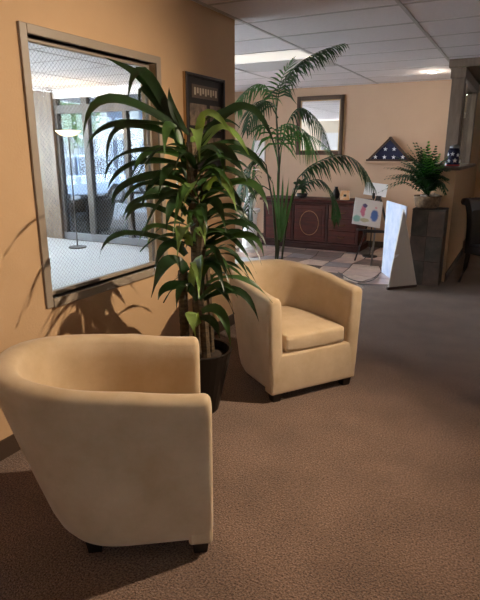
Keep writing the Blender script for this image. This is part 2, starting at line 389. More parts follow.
# ------------------------------------------------------------------ tub armchairs
def smoothstep(t): t = max(0,min(1,t)); return t*t*(3-2*t)
def tub_chair(loc, rz, label, suede, group, cat='armchair', feet=True, name='tub_armchair'):
    t = empty(name, loc, rz, label, cat, group)
    NU = 44; ZB = .055
    def top(u):                                   # u 0 at an arm front, 1 at the middle of the back
        return .675 + .066*smoothstep(u*1.1)
    def outl(a, zt, inset):                       # a in [-1,1]; zt 0..1 height fraction
        hw = .325 + .03*zt - inset*.85
        xb = -.205 - .225*zt**.9 + inset*1.0
        xc = .10; xf = .365
        s = abs(a); sg = 1 if a >= 0 else -1
        if s > .62:                               # straight arm
            k = (s-.62)/.38; return Vector((xc+(xf-xc)*k, sg*hw))
        an = (s/.62)*math.pi/2
        e = .80
        return Vector((xc-(xc-xb)*abs(math.cos(an))**e, sg*hw*abs(math.sin(an))**e))
    prof = [(0.0,.055),(0.03,.022),(.08,.006),(.16,0),(.35,0),(.55,0),(.75,0),(.88,0)]       # outer: zt, inset
    TH = .115
    rings = []
    for iu in range(2*NU+1):
        a = -1 + iu/NU
        u = 1-abs(a); zt_ = top(u)
        r = []
        for (k, ins) in prof:
            z = ZB + (zt_-ZB)*k
            p = outl(a, k, ins); r.append(Vector((p.x,p.y,z)))
        po_ = outl(a, 1, 0); pi_ = outl(a, 1, TH)
        rad = .05
        for q in range(1, 8):                     # rounded rim
            an = math.pi*(q/8)
            m = (1-math.cos(an))/2
            p = po_.lerp(pi_, m); z = zt_ - rad + rad*math.sin(an)**.8
            r.append(Vector((p.x,p.y,z)))
        for k in (.86,.74,.62,.5,.36):
            p = outl(a, .35+.65*k, TH + .012*(1-k)); z = ZB + (zt_-ZB)*k
            r.append(Vector((p.x,p.y,z)))
        rings.append(r)
    # puffed arm fronts
    def front(r, lst):
        cen = sum(r, Vector())/len(r); out = []
        for (dx, sc) in lst:
            out.append([Vector((p.x+dx, cen.y+(p.y-cen.y)*sc, cen.z+(p.z-cen.z)*(1-(1-sc)*.25))) for p in r])
        return out
    puff = [(.010,.97),(.020,.88),(.027,.70),(.030,.42)]
    rings = list(reversed(front(rings[0], puff))) + rings + front(rings[-1], puff)
    m = len(rings[0]); V = [p for r in rings for p in r]; F = []
    for i in range(len(rings)-1):
        for k in range(m-1): F.append((i*m+k, (i+1)*m+k, (i+1)*m+k+1, i*m+k+1))
        F.append((i*m+m-1, (i+1)*m+m-1, (i+1)*m, i*m))
    F.append(tuple(range(m))); F.append(tuple(range((len(rings)-1)*m, len(rings)*m))[::-1])
    MB().add(V, F).build('shell', suede, t, smooth=True)
    # seat deck / front apron, full width, rounded lower corners
    def rbox(name, x0,x1,hw,z0,z1,r,dome=0,taper=0,sub=True):
        bm = bmesh.new(); bmesh.ops.create_cube(bm, size=1)
        for v in bm.verts: v.co = Vector(((x0+x1)/2+v.co.x*(x1-x0), v.co.y*2*hw, (z0+z1)/2+v.co.z*(z1-z0)))
        bmesh.ops.subdivide_edges(bm, edges=bm.edges, cuts=6, use_grid_fill=True)
        for v in bm.verts:
            fx = (v.co.x-(x0+x1)/2)/((x1-x0)/2); fy = v.co.y/hw; fz = (v.co.z-(z0+z1)/2)/((z1-z0)/2)
            if fz > .9: v.co.z += dome*(1-fx**4)*(1-fy**4)
            if taper: v.co.y *= 1-taper*max(0,-fx); 
            if fx > .9: v.co.x += .008*(1-fy**4)*(1-fz**2)
        me = bpy.data.meshes.new(name); bm.to_mesh(me); bm.free()
        o = link(name, me, suede, t, True)
        b = o.modifiers.new('bevel','BEVEL'); b.width = r; b.segments = 4; b.limit_method = 'ANGLE'; b.angle_limit = math.radians(50)
        return o
    rbox('front_apron', .30,.392,.322,ZB,.315,.03)
    rbox('seat_deck', -.16,.30,.245,ZB+.02,.315,.01,taper=.35)
    rbox('seat_cushion', -.20,.388,.219,.318,.425,.026,dome=.022,taper=.30)
    MB().box(-.06,.37,-.22,.22,ZB-.012,ZB+.02).build('dust_cover', M['under'], t)
    for (x,y) in ((.345,.27),(.345,-.27),(-.06,.21),(-.06,-.21)):
        f = MB(); a, b = .032, .025
        f.add([(x-b,y-b,0),(x+b,y-b,0),(x+b,y+b,0),(x-b,y+b,0),(x-a,y-a,ZB),(x+a,y-a,ZB),(x+a,y+a,ZB),(x-a,y+a,ZB)],[(0,3,2,1),(4,5,6,7),(0,1,5,4),(1,2,6,5),(2,3,7,6),(3,0,4,7)])
        f.build('foot', M['foot'], t)
    return t
GA = 'beige tub armchairs by the tan wall'
tub_chair((.785,1.49,0), math.radians(36), 'beige suede tub armchair nearest the viewer, seen from its side', M['suede'], GA)
tub_chair((.83,3.21,0), math.radians(-35), 'beige suede tub armchair with its seat cushion showing, beyond the black planter', M['suede'], GA)

# ------------------------------------------------------------------ corn plant
PLX, PLY = .60, 2.49; DP = 2.93
pt = empty('corn_plant', (PLX,PLY,0), 0, 'tall leafy corn plant in a black pot between the two armchairs', 'potted plant')
MB().lathe([(.105,0),(.11,.01),(.185,.36),(.192,.385),(.175,.385),(.165,.33)],n=4 if False else 28).build('pot', M['pot'], pt, smooth=False)
MB().lathe([(.168,.335),(.10,.345),(.0001,.348)],n=24).build('soil', M['soil'], pt, smooth=True)
def local(p): return Vector(p) - pt.location
canes = [((-.03,.02),1.55,.028),((.05,-.02),1.15,.025),((-.08,-.02),.85,.026),((.02,.07),1.38,.02)]
for (xy, h, r) in canes:
    pts = [(xy[0]+.012*math.sin(z*3+xy[0]*40), xy[1]+.012*math.cos(z*2.5), z) for z in [.32+(h-.32)*k/26 for k in range(27)]]
    MB().tube(pts, [r*(1+.09*(k%2)) for k in range(27)], 8).build('cane', M['cane'], pt, smooth=False)
def leaf_mesh(p0, p1, p2, wd, fold=.25, nrm=None):
    N = 11; V = []; F = []
    pts = []
    for i in range(N):
        t = i/(N-1); pts.append(p0*(1-t)**2 + p1*2*t*(1-t) + p2*t*t)
    for i, p in enumerate(pts):
        t = i/(N-1); tg = (pts[min(i+1,N-1)]-pts[max(i-1,0)]).normalized()
        up = Vector((0,0,1)) if nrm is None else nrm
        sd = tg.cross(up)
        if sd.length < .15: sd = tg.cross(Vector((.5,-.8,.2)))
        sd.normalize(); n = sd.cross(tg)
        ww = wd*( .28+.72*math.sin(math.pi*min(1,t*.95+.10))**.8 ) * (1 if t < .6 else (1-((t-.6)/.4)**1.8)*.98+.02)
        wv = .004*math.sin(t*11+p0.x*50)
        V += [p - sd*ww/2 + n*(fold*ww/2+wv), p, p + sd*ww/2 + n*(fold*ww/2-wv)]
    for i in range(N-1):
        for k in range(2): F.append((i*3+k, i*3+k+1, (i+1)*3+k+1, (i+1)*3+k))
    return V, F
def add_leaf(root, p0, p1, p2, wd, m, fold=.25, nrm=None):
    V, F = leaf_mesh(p0, p1, p2, wd, fold, nrm)
    for v in V:
        wv = v + root.location
        if wv.x < .015 and wv.y < WALLEND: v.x = .015 - root.location.x + random.uniform(0,.004)
    return MB().add(V, F).build('leaf', m, root, smooth=True)
# key leaves measured from the photograph: base px, bend px, tip px, tip depth offset, width m, tone
K = [((187,170),(160,88),(100,57),-.10,.058,0),((178,135),(140,58),(127,110),-.22,.055,0),((180,140),(142,80),(141,112),-.1,.045,0),
 ((188,135),(172,112),(169,87),-.02,.045,0),((180,130),(105,90),(83,138),-.42,.062,0),((182,128),(105,120),(84,158),-.2,.035,0),
 ((184,142),(118,118),(107,166),-.35,.05,0),((186,152),(120,150),(105,180),-.2,.035,0),((186,165),(130,160),(107,190),-.12,.04,0),
 ((186,172),(125,180),(112,206),-.18,.045,0),((186,190),(140,180),(121,208),-.3,.035,0),((186,200),(140,196),(122,220),-.1,.04,0),
 ((184,246),(118,228),(99,259),-.15,.03,0),((184,222),(140,200),(124,226),-.25,.035,0),((184,235),(150,222),(138,246),-.1,.03,1),
 ((198,150),(205,105),(235,138),-.25,.05,2),((200,150),(225,120),(252,162),-.15,.045,2),((196,128),(225,108),(252,112),.15,.025,0),
 ((195,150),(196,122),(200,162),-.45,.062,2),((183,150),(168,118),(164,158),-.35,.055,1),((190,200),(192,178),(183,207),-.45,.06,2),
 ((200,200),(222,172),(237,213),-.4,.055,2),((190,245),(184,220),(177,258),-.45,.07,2),((196,242),(202,222),(205,245),-.45,.055,2),
 ((192,285),(198,252),(199,299),-.45,.068,2),((186,272),(168,256),(151,298),-.3,.075,0),((190,285),(166,286),(158,300),-.1,.05,0),
 ((200,280),(216,252),(232,277),-.15,.04,1),((200,300),(222,280),(238,298),-.1,.035,1),((202,312),(222,308),(231,348),-.15,.05,1),
 ((204,300),(240,286),(259,322),-.2,.045,0),((200,250),(240,225),(262,266),-.15,.035,0),((200,145),(245,95),(276,149),-.15,.05,0),
 ((200,172),(240,140),(274,186),-.05,.045,0),((200,200),(250,175),(269,214),-.2,.05,1),((202,240),(245,215),(267,248),-.1,.03,0),
 ((202,250),(250,230),(264,258),-.3,.04,1),((200,180),(235,165),(258,205),.1,.045,0),((200,225),(230,200),(255,232),.1,.04,0),
 ((196,165),(215,140),(225,176),-.3,.05,1),((200,215),(216,196),(226,232),-.35,.05,0),((186,215),(172,198),(166,232),-.35,.05,0),
 ((188,180),(170,162),(158,196),-.4,.055,0),((190,225),(196,205),(204,236),-.4,.06,1),((186,255),(166,240),(153,276),-.15,.05,0),
 ((196,270),(214,258),(224,292),-.25,.05,0),((198,325),(190,310),(196,338),-.35,.06,2),((200,318),(214,320),(220,340),-.1,.04,0),
 ((198,160),(222,150),(246,176),-.15,.045,0),((198,190),(228,182),(246,222),-.1,.04,0),((196,135),(222,118),(240,128),.05,.03,0),
 ((186,160),(150,146),(132,176),-.25,.045,1),((186,182),(158,172),(140,212),-.2,.04,0),((198,300),(182,280),(176,312),-.2,.045,0)]
tones = M['leaf']; rk = random.Random(4)
for i, (b, c_, t_, dd, wd, tn) in enumerate(K):
    dd = (dd if i == 4 else dd*.3+.05 if t_[0] < 150 else dd*.62)
    p0 = local(atd(b[0], b[1], DP+.0)); p2 = local(atd(t_[0], t_[1], DP+dd)); p1 = local(atd(c_[0], c_[1], DP+dd*.45))
    # quadratic control so that the curve passes the bend point
    pc = p1*2 - (p0+p2)*.5; pc = p1.lerp(pc, .55)
    add_leaf(pt, p0, pc, p2, wd*1.14, tones[tn], .3, Vector((.30+rk.uniform(-.3,.3), -.62+rk.uniform(-.3,.2), .75)).normalized())
rl = random.Random(11)
for i in range(66):                                # the inner rosettes
    z = rl.uniform(.72,1.5); an = rl.uniform(0,2*math.pi); L = rl.uniform(.22,.42)
    dr = Vector((math.cos(an), math.sin(an), 0))
    if dr.x < -.6: L *= .7
    p0 = Vector((rl.uniform(-.03,.03), rl.uniform(-.03,.03), z)); p1 = p0 + dr*L*.55 + Vector((0,0,L*.42)); p2 = p0 + dr*L + Vector((0,0,-rl.uniform(-.05,.28)*L*1.6))
    add_leaf(pt, p0, p1, p2, rl.uniform(.03,.048), tones[rl.choice([0,0,0,1])], .3, Vector((rl.uniform(-.6,.6), rl.uniform(-.9,.2), .8)).normalized())

# ------------------------------------------------------------------ palms
def catmull(P, n):
    out = []; P = [P[0]*2-P[1]] + P + [P[-1]*2-P[-2]]
    for i in range(1, len(P)-2):
        for k in range(n):
            t = k/n; a,b,c_,d = P[i-1],P[i],P[i+1],P[i+2]
            out.append(.5*((2*b)+(c_-a)*t+(2*a-5*b+4*c_-d)*t*t+(3*b-a-3*c_+d)*t**3))
    out.append(P[-2]); return out
def frond(root, pts, start, L, wd, m, n=20, droop=.5, fwd=.55, r=.006, name='frond', lift=.15, seed=0):
    rr = random.Random(seed); c_ = catmull([Vector(p) for p in pts], 8); mb = MB()
    mb.tube(c_, [max(.0012, r*(1-i/len(c_)*.85)) for i in range(len(c_))], 5)
    tot = len(c_)-1
    for i in range(n):
        t = start+(1-start)*i/(n-1); x = t*tot; k = min(tot-1, int(x)); p = c_[k].lerp(c_[k+1], x-k)
        tg = (c_[k+1]-c_[k]).normalized(); sd = tg.cross(Vector((0,0,1)))
        if sd.length < .2: sd = tg.cross(Vector((.6,-.8,0)))
        sd.normalize(); up = sd.cross(tg)
        u = (t-start)/(1-start); ll = L*(.55+.45*math.sin(math.pi*min(1,u*.85+.2)))*(1-.45*u**3)
        for s in (-1,1):
            l = ll*rr.uniform(.88,1.08); d = (tg*(fwd+.5*u) + sd*s*(1-.35*u) + up*lift).normalized()
            q = []
            for j in range(4):
                f = j/3; q.append(p + d*l*f + Vector((0,0,-1))*l*droop*f*f*rr.uniform(.85,1.15))
            V = []; 
            for j in range(4):
                tt = (q[min(j+1,3)]-q[max(j-1,0)]).normalized(); w_ = tt.cross(up if abs(tt.dot(up))<.9 else sd).normalized()
                hw = wd/2*(.5,1,.8,.06)[j]; V += [q[j]-w_*hw, q[j]+w_*hw]
            mb.add(V, [(0,1,3,2),(2,3,5,4),(4,5,7,6)])
    o = mb.build(name, m, root, smooth=False); return o
KX, KY = .10, 4.74
kp = empty('kentia_palm', (KX,KY,0), 0, 'tall slender palm with arching dark fronds behind the far armchair', 'palm')
MB().lathe([(.13,0),(.14,.01),(.19,.33),(.2,.36),(.18,.36),(.17,.31)],n=28).build('pot', M['pot'], kp, smooth=False)
MB().lathe([(.175,.315),(.1,.325),(.0001,.33)],n=24).build('soil', M['soil'], kp, smooth=True)
DK = (Vector((KX,KY,1.4))-CAMP).dot(_F)
def kl(x, y, dd=0): return atd(x, y, DK+dd) - kp.location
base = Vector((0,0,.30))
b1 = kl(278,250)
MB().tube([base, b1, kl(278,200), kl(279,160), kl(276,110)], [.017,.015,.013,.011,.008], 8).build('stem', M['palmstem'], kp, smooth=True)
MB().tube([base+Vector((.04,.02,0)), b1+Vector((.04,.02,0)), kl(288,215,.05), kl(298,178,.05)], [.013,.012,.01,.006], 8).build('stem', M['palmstem'], kp, smooth=True)
MB().tube([base+Vector((-.04,.03,0)), b1+Vector((-.03,.03,0)), kl(273,205,.06), kl(266,165,.06)], [.013,.012,.009,.006], 8).build('stem', M['palmstem'], kp, smooth=True)
FR = [ # rachis px points with depth offsets, first-leaflet fraction, leaflet length, tone, droop, count
 ([(276,112,0),(281,86,-.02),(296,66,-.05),(318,52,-.08),(341,44,-.1)], .14, .28, 0, .8, 34),
 ([(276,112,0),(270,92,0),(258,84,-.05),(243,94,-.1),(238,108,-.12)], .15, .20, 1, .9, 20),
 ([(278,118,0),(268,102,-.1),(256,104,-.2),(247,128,-.25)], .2, .2, 0, .9, 18),
 ([(279,150,0),(290,118,-.1),(302,108,-.15),(318,122,-.2),(330,150,-.2)], .25, .20, 0, 1.0, 22),
 ([(279,170,0),(284,140,.1),(300,133,.2),(318,140,.25),(333,154,.3)], .2, .18, 1, .55, 22),
 ([(279,175,0),(276,138,-.1),(286,124,-.2),(303,130,-.3),(312,148,-.32)], .2, .24, 1, 1.1, 20),
 ([(298,178,.05),(312,165,.02),(338,155,-.02),(358,162,-.05),(372,184,-.08)], .06, .24, 0, .95, 30),
 ([(290,208,.05),(300,186,.1),(320,180,.1),(333,196,.1),(336,219,.1)], .2, .16, 0, .8, 22),
 ([(266,165,.06),(258,158,.05),(248,170,.05),(241,196,.05)], .15, .2, 0, .9, 18),
 ([(270,190,.06),(260,186,.05),(250,198,.05),(246,222,.05)], .2, .17, 0, .9, 16),
 ([(278,160,0),(268,128,.1),(258,128,.15),(252,150,.2)], .2, .18, 1, .9, 16),
 ([(276,112,0),(277,92,.05),(284,74,.1),(292,60,.1)], .3, .2, 1, .2, 12),
]
for i, (P, st_, L, tn, dr, n) in enumerate(FR):
    frond(kp, [kl(*p) for p in P], st_, L*1.12, .02, M['palm'][tn], int(n*.95), dr, seed=i, lift=.12 if dr>.3 else .02, fwd=.55 if dr>.1 else 2.2)

for (bx, by, tx, ty) in ((279,238,272,178),(279,240,277,168),(280,238,283,172),(281,240,289,176),(281,242,294,186),(280,235,286,196)):
    p0, p2 = kl(bx,by,-.03), kl(tx,ty,-.06); V, F = leaf_mesh(p0, p0.lerp(p2,.5)+Vector((.01,0,0)), p2, .026, .3, Vector((.3,-.9,.2)).normalized())
    MB().add(V,F).build('leaf', M['palm'][1], kp, smooth=True)
# ------------------------------------------------------------------ collage frame on the left wall
def sheet(name, root, mat_, x, y0, y1, z0, z1, th=.003): return MB().box(x,x+th,y0,y1,z0,z1).build(name, mat_, root)
M['sepia'] = mat('sepia_photo', (150,128,104), .5, rgb2=(60,48,40), vscale=14)
M['blackmat'] = mat('black_mat_board', (26,20,18), .6)
M['inkpale'] = mat('pale_print', (205,190,165), .6)
FY0, FY1, FZ0, FZ1 = 3.30, 3.85, 1.36, 2.035
cf = empty('collage_frame', (0,FY0,FZ0), 0, 'dark framed photo collage hanging on the tan wall beside the window', 'picture frame')
fw, fh = FY1-FY0, FZ1-FZ0
for (a,b,c_,d) in ((0,.022,0,fh),(fw-.022,fw,0,fh),(.022,fw-.022,0,.022),(.022,fw-.022,fh-.022,fh)): MB().box(.0,.028,a,b,c_,d).build('frame_side', M['darkwood'], cf, bevel=.003)
MB().box(.0,.02,-.004,0,0,fh).build('frame_edge', M['mgold'], cf)
sheet('mat_board', cf, M['blackmat'], .008, .022, fw-.022, .022, fh-.022)
sheet('photo', cf, mat('title_plate',(92,76,62),.6), .011, .09, .46, fh-.16, fh-.07)
for k in range(9):
    y = .12+k*.037; sheet('title_letter', cf, M['inkpale'], .0142, y, y+.022, fh-.14+.012*(k%2), fh-.09, .001)
for (a,b,c_,d) in ((.06,.29,fh-.35,fh-.2),(.34,.50,fh-.38,fh-.2),(.06,.25,fh-.56,fh-.4),(.30,.50,fh-.58,fh-.43)): sheet('photo', cf, M['sepia'], .011, a,b,c_,d)

# ------------------------------------------------------------------ sideboard
SX0, SX1, SY0, SY1 = -1.60, .06, 7.98, 8.52
sb = empty('sideboard', ((SX0+SX1)/2,(SY0+SY1)/2,0), 0, 'cherry wood sideboard with an oval inlaid door against the far wall', 'sideboard')
hw, hd = (SX1-SX0)/2, (SY1-SY0)/2
def sbp(name, x0,x1,y0,y1,z0,z1,m='cherry',bv=.006,par=None): return MB().box(x0,x1,y0,y1,z0,z1).build(name, M[m], par or sb, bevel=bv)
sbp('plinth', -hw,hw,-hd,hd,0,.09,'cherryD',.02); sbp('base_moulding', -hw-.01,hw+.01,-hd-.015,hd,.09,.12,'cherryD',.012)
sbp('body', -hw+.03,hw-.03,-hd+.03,hd,.12,.71); sbp('top_moulding', -hw+.01,hw-.01,-hd+.01,hd,.71,.745,'cherryD',.012)
sbp('top', -hw-.03,hw+.03,-hd-.03,hd,.745,.785,'cherry',.012)
for x in (-hw+.03, -.30, .27, hw-.07): sbp('pilaster', x,x+.04,-hd+.012,-hd+.03,.12,.71,'cherryD',.004)
for x0,x1 in ((-hw+.08,-.31),(-.25,.26)):
    d = sbp('door', x0,x1,-hd+.014,-hd+.03,.135,.695); sbp('door_panel', x0+.05,x1-.05,-hd+.006,-hd+.014,.19,.64,'cherry',.006,d)
    if x0 < -.26:
        MB().tube([(x1-.03,-hd+.014,.42),(x1-.03,-hd-.01,.42)],.012,10).build('knob', M['brass'], d, smooth=True)
    else:
        pts = [((x0+x1)/2+.155*math.cos(2*math.pi*k/40), -hd+.005, .415+.19*math.sin(2*math.pi*k/40)) for k in range(41)]
        MB().tube(pts,.006,6,False).build('oval_inlay', M['inlay'], d)
for k in range(3):
    z0 = .135+k*.19; d = sbp('drawer', .32,hw-.08,-hd+.014,-hd+.03,z0,z0+.18,'cherry',.006)
    cx = (.32+hw-.08)/2
    MB().tube([(cx-.05,-hd+.014,z0+.1),(cx-.045,-hd-.012,z0+.085),(cx,-hd-.016,z0+.078),(cx+.045,-hd-.012,z0+.085),(cx+.05,-hd+.014,z0+.1)],.005,6).build('handle', M['brass'], d, smooth=True)
# things on the sideboard
TZ = .785
p = atp(302,193,1,8.2); v = empty('bonsai_pot', (p.x,8.2,TZ), 0, 'small dark leafy plant in a low pot on the sideboard', 'potted plant')
MB().lathe([(.05,0),(.085,.02),(.09,.07),(.08,.07),(.078,.055)],n=20).build('pot', M['pot'], v, smooth=True)
rb = random.Random(5)
MB().tube([(0,0,.05),(.01,0,.12),(0,.01,.17)],[.012,.01,.006],6).build('trunk', M['bark'], v, smooth=True)
for k in range(34):
    d = Vector((rb.gauss(0,1),rb.gauss(0,1),rb.gauss(0,.7))).normalized(); c_ = Vector((rb.uniform(-.07,.07),rb.uniform(-.05,.05),.18+rb.uniform(-.05,.07)))
    V, F = leaf_mesh(c_, c_+d*.045+Vector((0,0,.01)), c_+d*.09, .055, .25, Vector((rb.uniform(-.5,.5),-.8,.5)).normalized()); MB().add(V,F).build('leaf', M['palm'][0], v)
p = atp(336,194,1,8.22); v = tag(MB().lathe([(.04,0),(.055,.02),(.06,.08),(.035,.14),(.022,.17),(.03,.19)],(0,0,0),20).build('dark_vase', M['black'], None, smooth=True), 'small black vase on the sideboard below the drooping palm frond', 'vase'); v.location = (p.x,8.22,TZ)
p = atp(345,196,1,8.16); v = empty('greeting_card', (p.x,8.16,TZ), math.radians(12), 'small orange and white folded card standing on the sideboard', 'card')
M['orange'] = mat('orange_print', (226,160,96), .6, rgb2=(240,214,180), vscale=18)
MB().add([(-.07,-.03,0),(.07,-.03,0),(.07,.0,.14),(-.07,.0,.14),(-.07,-.027,0),(.07,-.027,0),(.07,.003,.14),(-.07,.003,.14)],[(0,1,2,3),(7,6,5,4),(0,4,5,1),(1,5,6,2),(2,6,7,3),(3,7,4,0)]).build('front_leaf', M['orange'], v)
MB().add([(-.07,.05,0),(.07,.05,0),(.07,.005,.14),(-.07,.005,.14),(-.07,.053,0),(.07,.053,0),(.07,.008,.14),(-.07,.008,.14)],[(0,1,2,3),(7,6,5,4),(0,4,5,1),(1,5,6,2),(2,6,7,3),(3,7,4,0)]).build('back_leaf', M['card'], v)
MB().tube([(0,-.022,.05),(0,-.016,.08)],.022,10).build('emblem', M['darkwood'], v)

# ------------------------------------------------------------------ mirror, flag case, print
a = atp(298,97,1,BACK); b = atp(342.5,155,1,BACK)
mr = empty('wall_mirror', (a.x,BACK,b.z), 0, 'rectangular wall mirror in a dark bronze frame above the sideboard', 'mirror')
mw, mh = b.x-a.x, a.z-b.z; f = .065
for (x0,x1,z0,z1) in ((0,f,0,mh),(mw-f,mw,0,mh),(f,mw-f,0,f),(f,mw-f,mh-f,mh)): MB().box(x0,x1,-.045,0,z0,z1).build('frame_side', M['mframe'], mr, bevel=.012)
g = .012
for (x0,x1,z0,z1) in ((f,f+g,f,mh-f),(mw-f-g,mw-f,f,mh-f),(f+g,mw-f-g,f,f+g),(f+g,mw-f-g,mh-f-g,mh-f)): MB().box(x0,x1,-.03,0,z0,z1).build('gilt_slip', M['mgold'], mr)
MB().box(mw,mw+.008,-.03,0,0,mh).build('frame_edge', M['mgold'], mr)
MB().box(f,mw-f,-.012,-.004,f,mh-f).build('mirror_glass', M['mirror'], mr)
a = atp(366.5,161,1,BACK-.06); b = atp(389.5,137,1,BACK-.06); c_ = atp(412,161,1,BACK-.06)
fl = empty('flag_case', (a.x,BACK-.05,a.z), 0, 'triangular wooden case holding a folded navy flag with white stars', 'flag case')
W_, H_ = c_.x-a.x, b.z-a.z
fr_ = .028
for (p, q) in (((0,0,0),(W_,0,0)),((0,0,0),(W_/2,0,H_)),((W_/2,0,H_),(W_,0,0))): 
    p = Vector(p); q = Vector(q); n_ = Vector((W_/2,0,H_*.36)); mid = (p+q)/2; off = (n_-mid).normalized()*fr_/2
    MB().bar(p+off, q+off, .09, fr_, (n_-mid)).build('case_side', M['mframe'], fl)
sc = .88
MB().prism([(W_/2+(x-W_/2)*sc, H_*.34+(z-H_*.34)*sc) for (x,z) in ((0,0),(W_,0),(W_/2,H_))],1,-.02,.04).build('folded_flag', M['navy'], fl)
def star(name, c3, r, root, m, ydir=-1, axis=1):
    P = []
    for k in range(10):
        an = math.pi/2+k*math.pi/5; rr_ = r if k%2==0 else r*.42; P.append((c3[0]+rr_*math.cos(an), c3[2]+rr_*math.sin(an)))
    return MB().prism(P,1,c3[1]-.004,c3[1]).build(name, m, root)
for (fx,fz) in ((.20,.17),(.40,.17),(.60,.17),(.80,.17),(.41,.50),(.60,.50)): star('star', (W_*fx,-.02,H_*fz), .034, fl, M['white'])
tag(MB().box(a.x-.02,c_.x+.02,BACK-.11,BACK,a.z-.035,a.z-.002).build('wall_ledge', M['lobby'], None, bevel=.005), 'narrow beige wall ledge carrying the flag case', 'shelf')
a = atp(254,140,1,BACK); b = atp(265.5,162,1,BACK)
v = empty('small_print', (a.x,BACK,b.z), 0, 'small pale framed print on the far wall seen through the palm', 'picture frame')
MB().box(0,b.x-a.x,-.02,0,0,a.z-b.z).build('frame', M['greyboard'], v, bevel=.004); MB().box(.015,b.x-a.x-.015,-.024,-.02,.015,a.z-b.z-.015).build('print', M['card'], v)

# ------------------------------------------------------------------ easel with painting, sign card, A-shaped board, cable
def paintmat(spots, basec=(240,236,234)):
    m = bpy.data.materials.new('printed_picture'); m.use_nodes = True; nt = m.node_tree; b = nt.nodes['Principled BSDF']; b.inputs['Roughness'].default_value = .5
    tc = nt.nodes.new('ShaderNodeTexCoord'); prev = None
    rgb = nt.nodes.new('ShaderNodeRGB'); rgb.outputs[0].default_value = lin(basec); prev = rgb.outputs[0]
    nz = nt.nodes.new('ShaderNodeTexNoise'); nz.inputs['Scale'].default_value = 14; nt.links.new(tc.outputs['Object'], nz.inputs['Vector'])
    ad = nt.nodes.new('ShaderNodeVectorMath'); ad.operation = 'MULTIPLY_ADD'; ad.inputs[1].default_value = (.05,.05,.05)
    nt.links.new(nz.outputs['Color'], ad.inputs[0]); nt.links.new(tc.outputs['Object'], ad.inputs[2])
    for (cx, cz, rx, rz, c_) in spots:
        mp = nt.nodes.new('ShaderNodeMapping'); mp.vector_type = 'POINT'
        mp.inputs['Location'].default_value = (-(cx+.025)/rx, 0, -(cz+.025)/rz); mp.inputs['Scale'].default_value = (1/rx, 0, 1/rz)
        nt.links.new(ad.outputs[0], mp.inputs[0])
        ln = nt.nodes.new('ShaderNodeVectorMath'); ln.operation = 'LENGTH'; nt.links.new(mp.outputs[0], ln.inputs[0])
        rp = nt.nodes.new('ShaderNodeMapRange'); rp.inputs[1].default_value = 1.1; rp.inputs[2].default_value = .75; nt.links.new(ln.outputs['Value'], rp.inputs[0])
        mx = nt.nodes.new('ShaderNodeMix'); mx.data_type = 'RGBA'; nt.links.new(rp.outputs[0], mx.inputs[0]); nt.links.new(prev, mx.inputs[6]); mx.inputs[7].default_value = lin(c_); prev = mx.outputs[2]
    nt.links.new(prev, b.inputs['Base Color']); return m
EX = atp(371,266,2,0)                                  # front foot
ez = empty('easel', (EX.x,EX.y,0), 0, 'black and steel tripod easel beside the sideboard', 'easel')
apex = Vector((-.03,.30,.90))
def legbar(name, f_, m, w_=.022): return MB().bar(f_, apex+Vector((f_[0]*.08,0,0)), w_, w_).build(name, m, ez)
legbar('leg', (0,0,0), M['steel']); legbar('leg', (-.30,.26,0), M['black']); legbar('leg', (.22,.50,0), M['black'])
MB().bar((-.26,.10,.47),(.2,.10,.47),.05,.02).build('tray', M['black'], ez)
MB().bar((-.16,.06,.45),(.12,.14,.45),.02,.02).build('brace', M['black'], ez)
MB().box(apex.x-.03,apex.x+.03,apex.y-.03,apex.y+.03,apex.z-.04,apex.z+.02).build('clamp', M['black'], ez)
# painting on the easel: its corners fix a tilted, turned board
dE = (Vector((EX.x-.02,EX.y+.13,.62))-CAMP).dot(_F)-.05
cTL, cTR, cBL = atd(359,198,dE+.06), atd(386.5,203,dE+.06), atd(352,223,dE-.02)
ux = (cTR-cTL); uz = (cTL-cBL); W_ = ux.length; H_ = uz.length; ux.normalize(); ny_ = uz.cross(ux).normalized()*-1; uz = ux.cross(ny_).normalized()*1
if uz.z < 0: uz = -uz
ny_ = uz.cross(ux).normalized()
pm = paintmat([(.05,.08,.05,.05,(160,206,196)),(.16,.07,.07,.025,(206,196,160)),(.13,.20,.035,.09,(216,126,152)),(.145,.285,.038,.03,(104,90,132)),(.29,.16,.055,.085,(88,126,200)),(.30,.28,.02,.02,(232,186,194))])
cv = MB().box(0,W_,0,.018,0,H_).build('canvas_board', pm); cv.matrix_world = Matrix(((ux.x,ny_.x,uz.x,cBL.x),(ux.y,ny_.y,uz.y,cBL.y),(ux.z,ny_.z,uz.z,cBL.z),(0,0,0,1)))
tag(cv, 'white canvas with pink and blue figures resting tilted on the easel', 'painting')
# white card on a thin stand behind the easel
q = atp(374.5,258,2,0); sx, sy = .275, 7.80
ss = empty('sign_stand', (sx,sy,0), math.radians(10), 'thin black stand holding a blank white card behind the easel', 'sign stand')
MB().lathe([(.11,0),(.11,.012),(.02,.02)],n=24).build('base', M['black'], ss)
MB().tube([(0,0,.015),(0,0,.90)],.008,8).build('pole', M['black'], ss)
MB().box(-.02,.02,-.015,.015,.85,.93).build('clip', M['black'], ss)
MB().add([(-.15,-.012,.91),(.17,-.012,.87),(.19,.03,1.05),(-.12,.03,1.085),(-.15,-.008,.91),(.17,-.008,.87),(.19,.034,1.05),(-.12,.034,1.085)],[(0,1,2,3),(7,6,5,4),(0,4,5,1),(1,5,6,2),(2,6,7,3),(3,7,4,0)]).build('card', M['card'], ss)
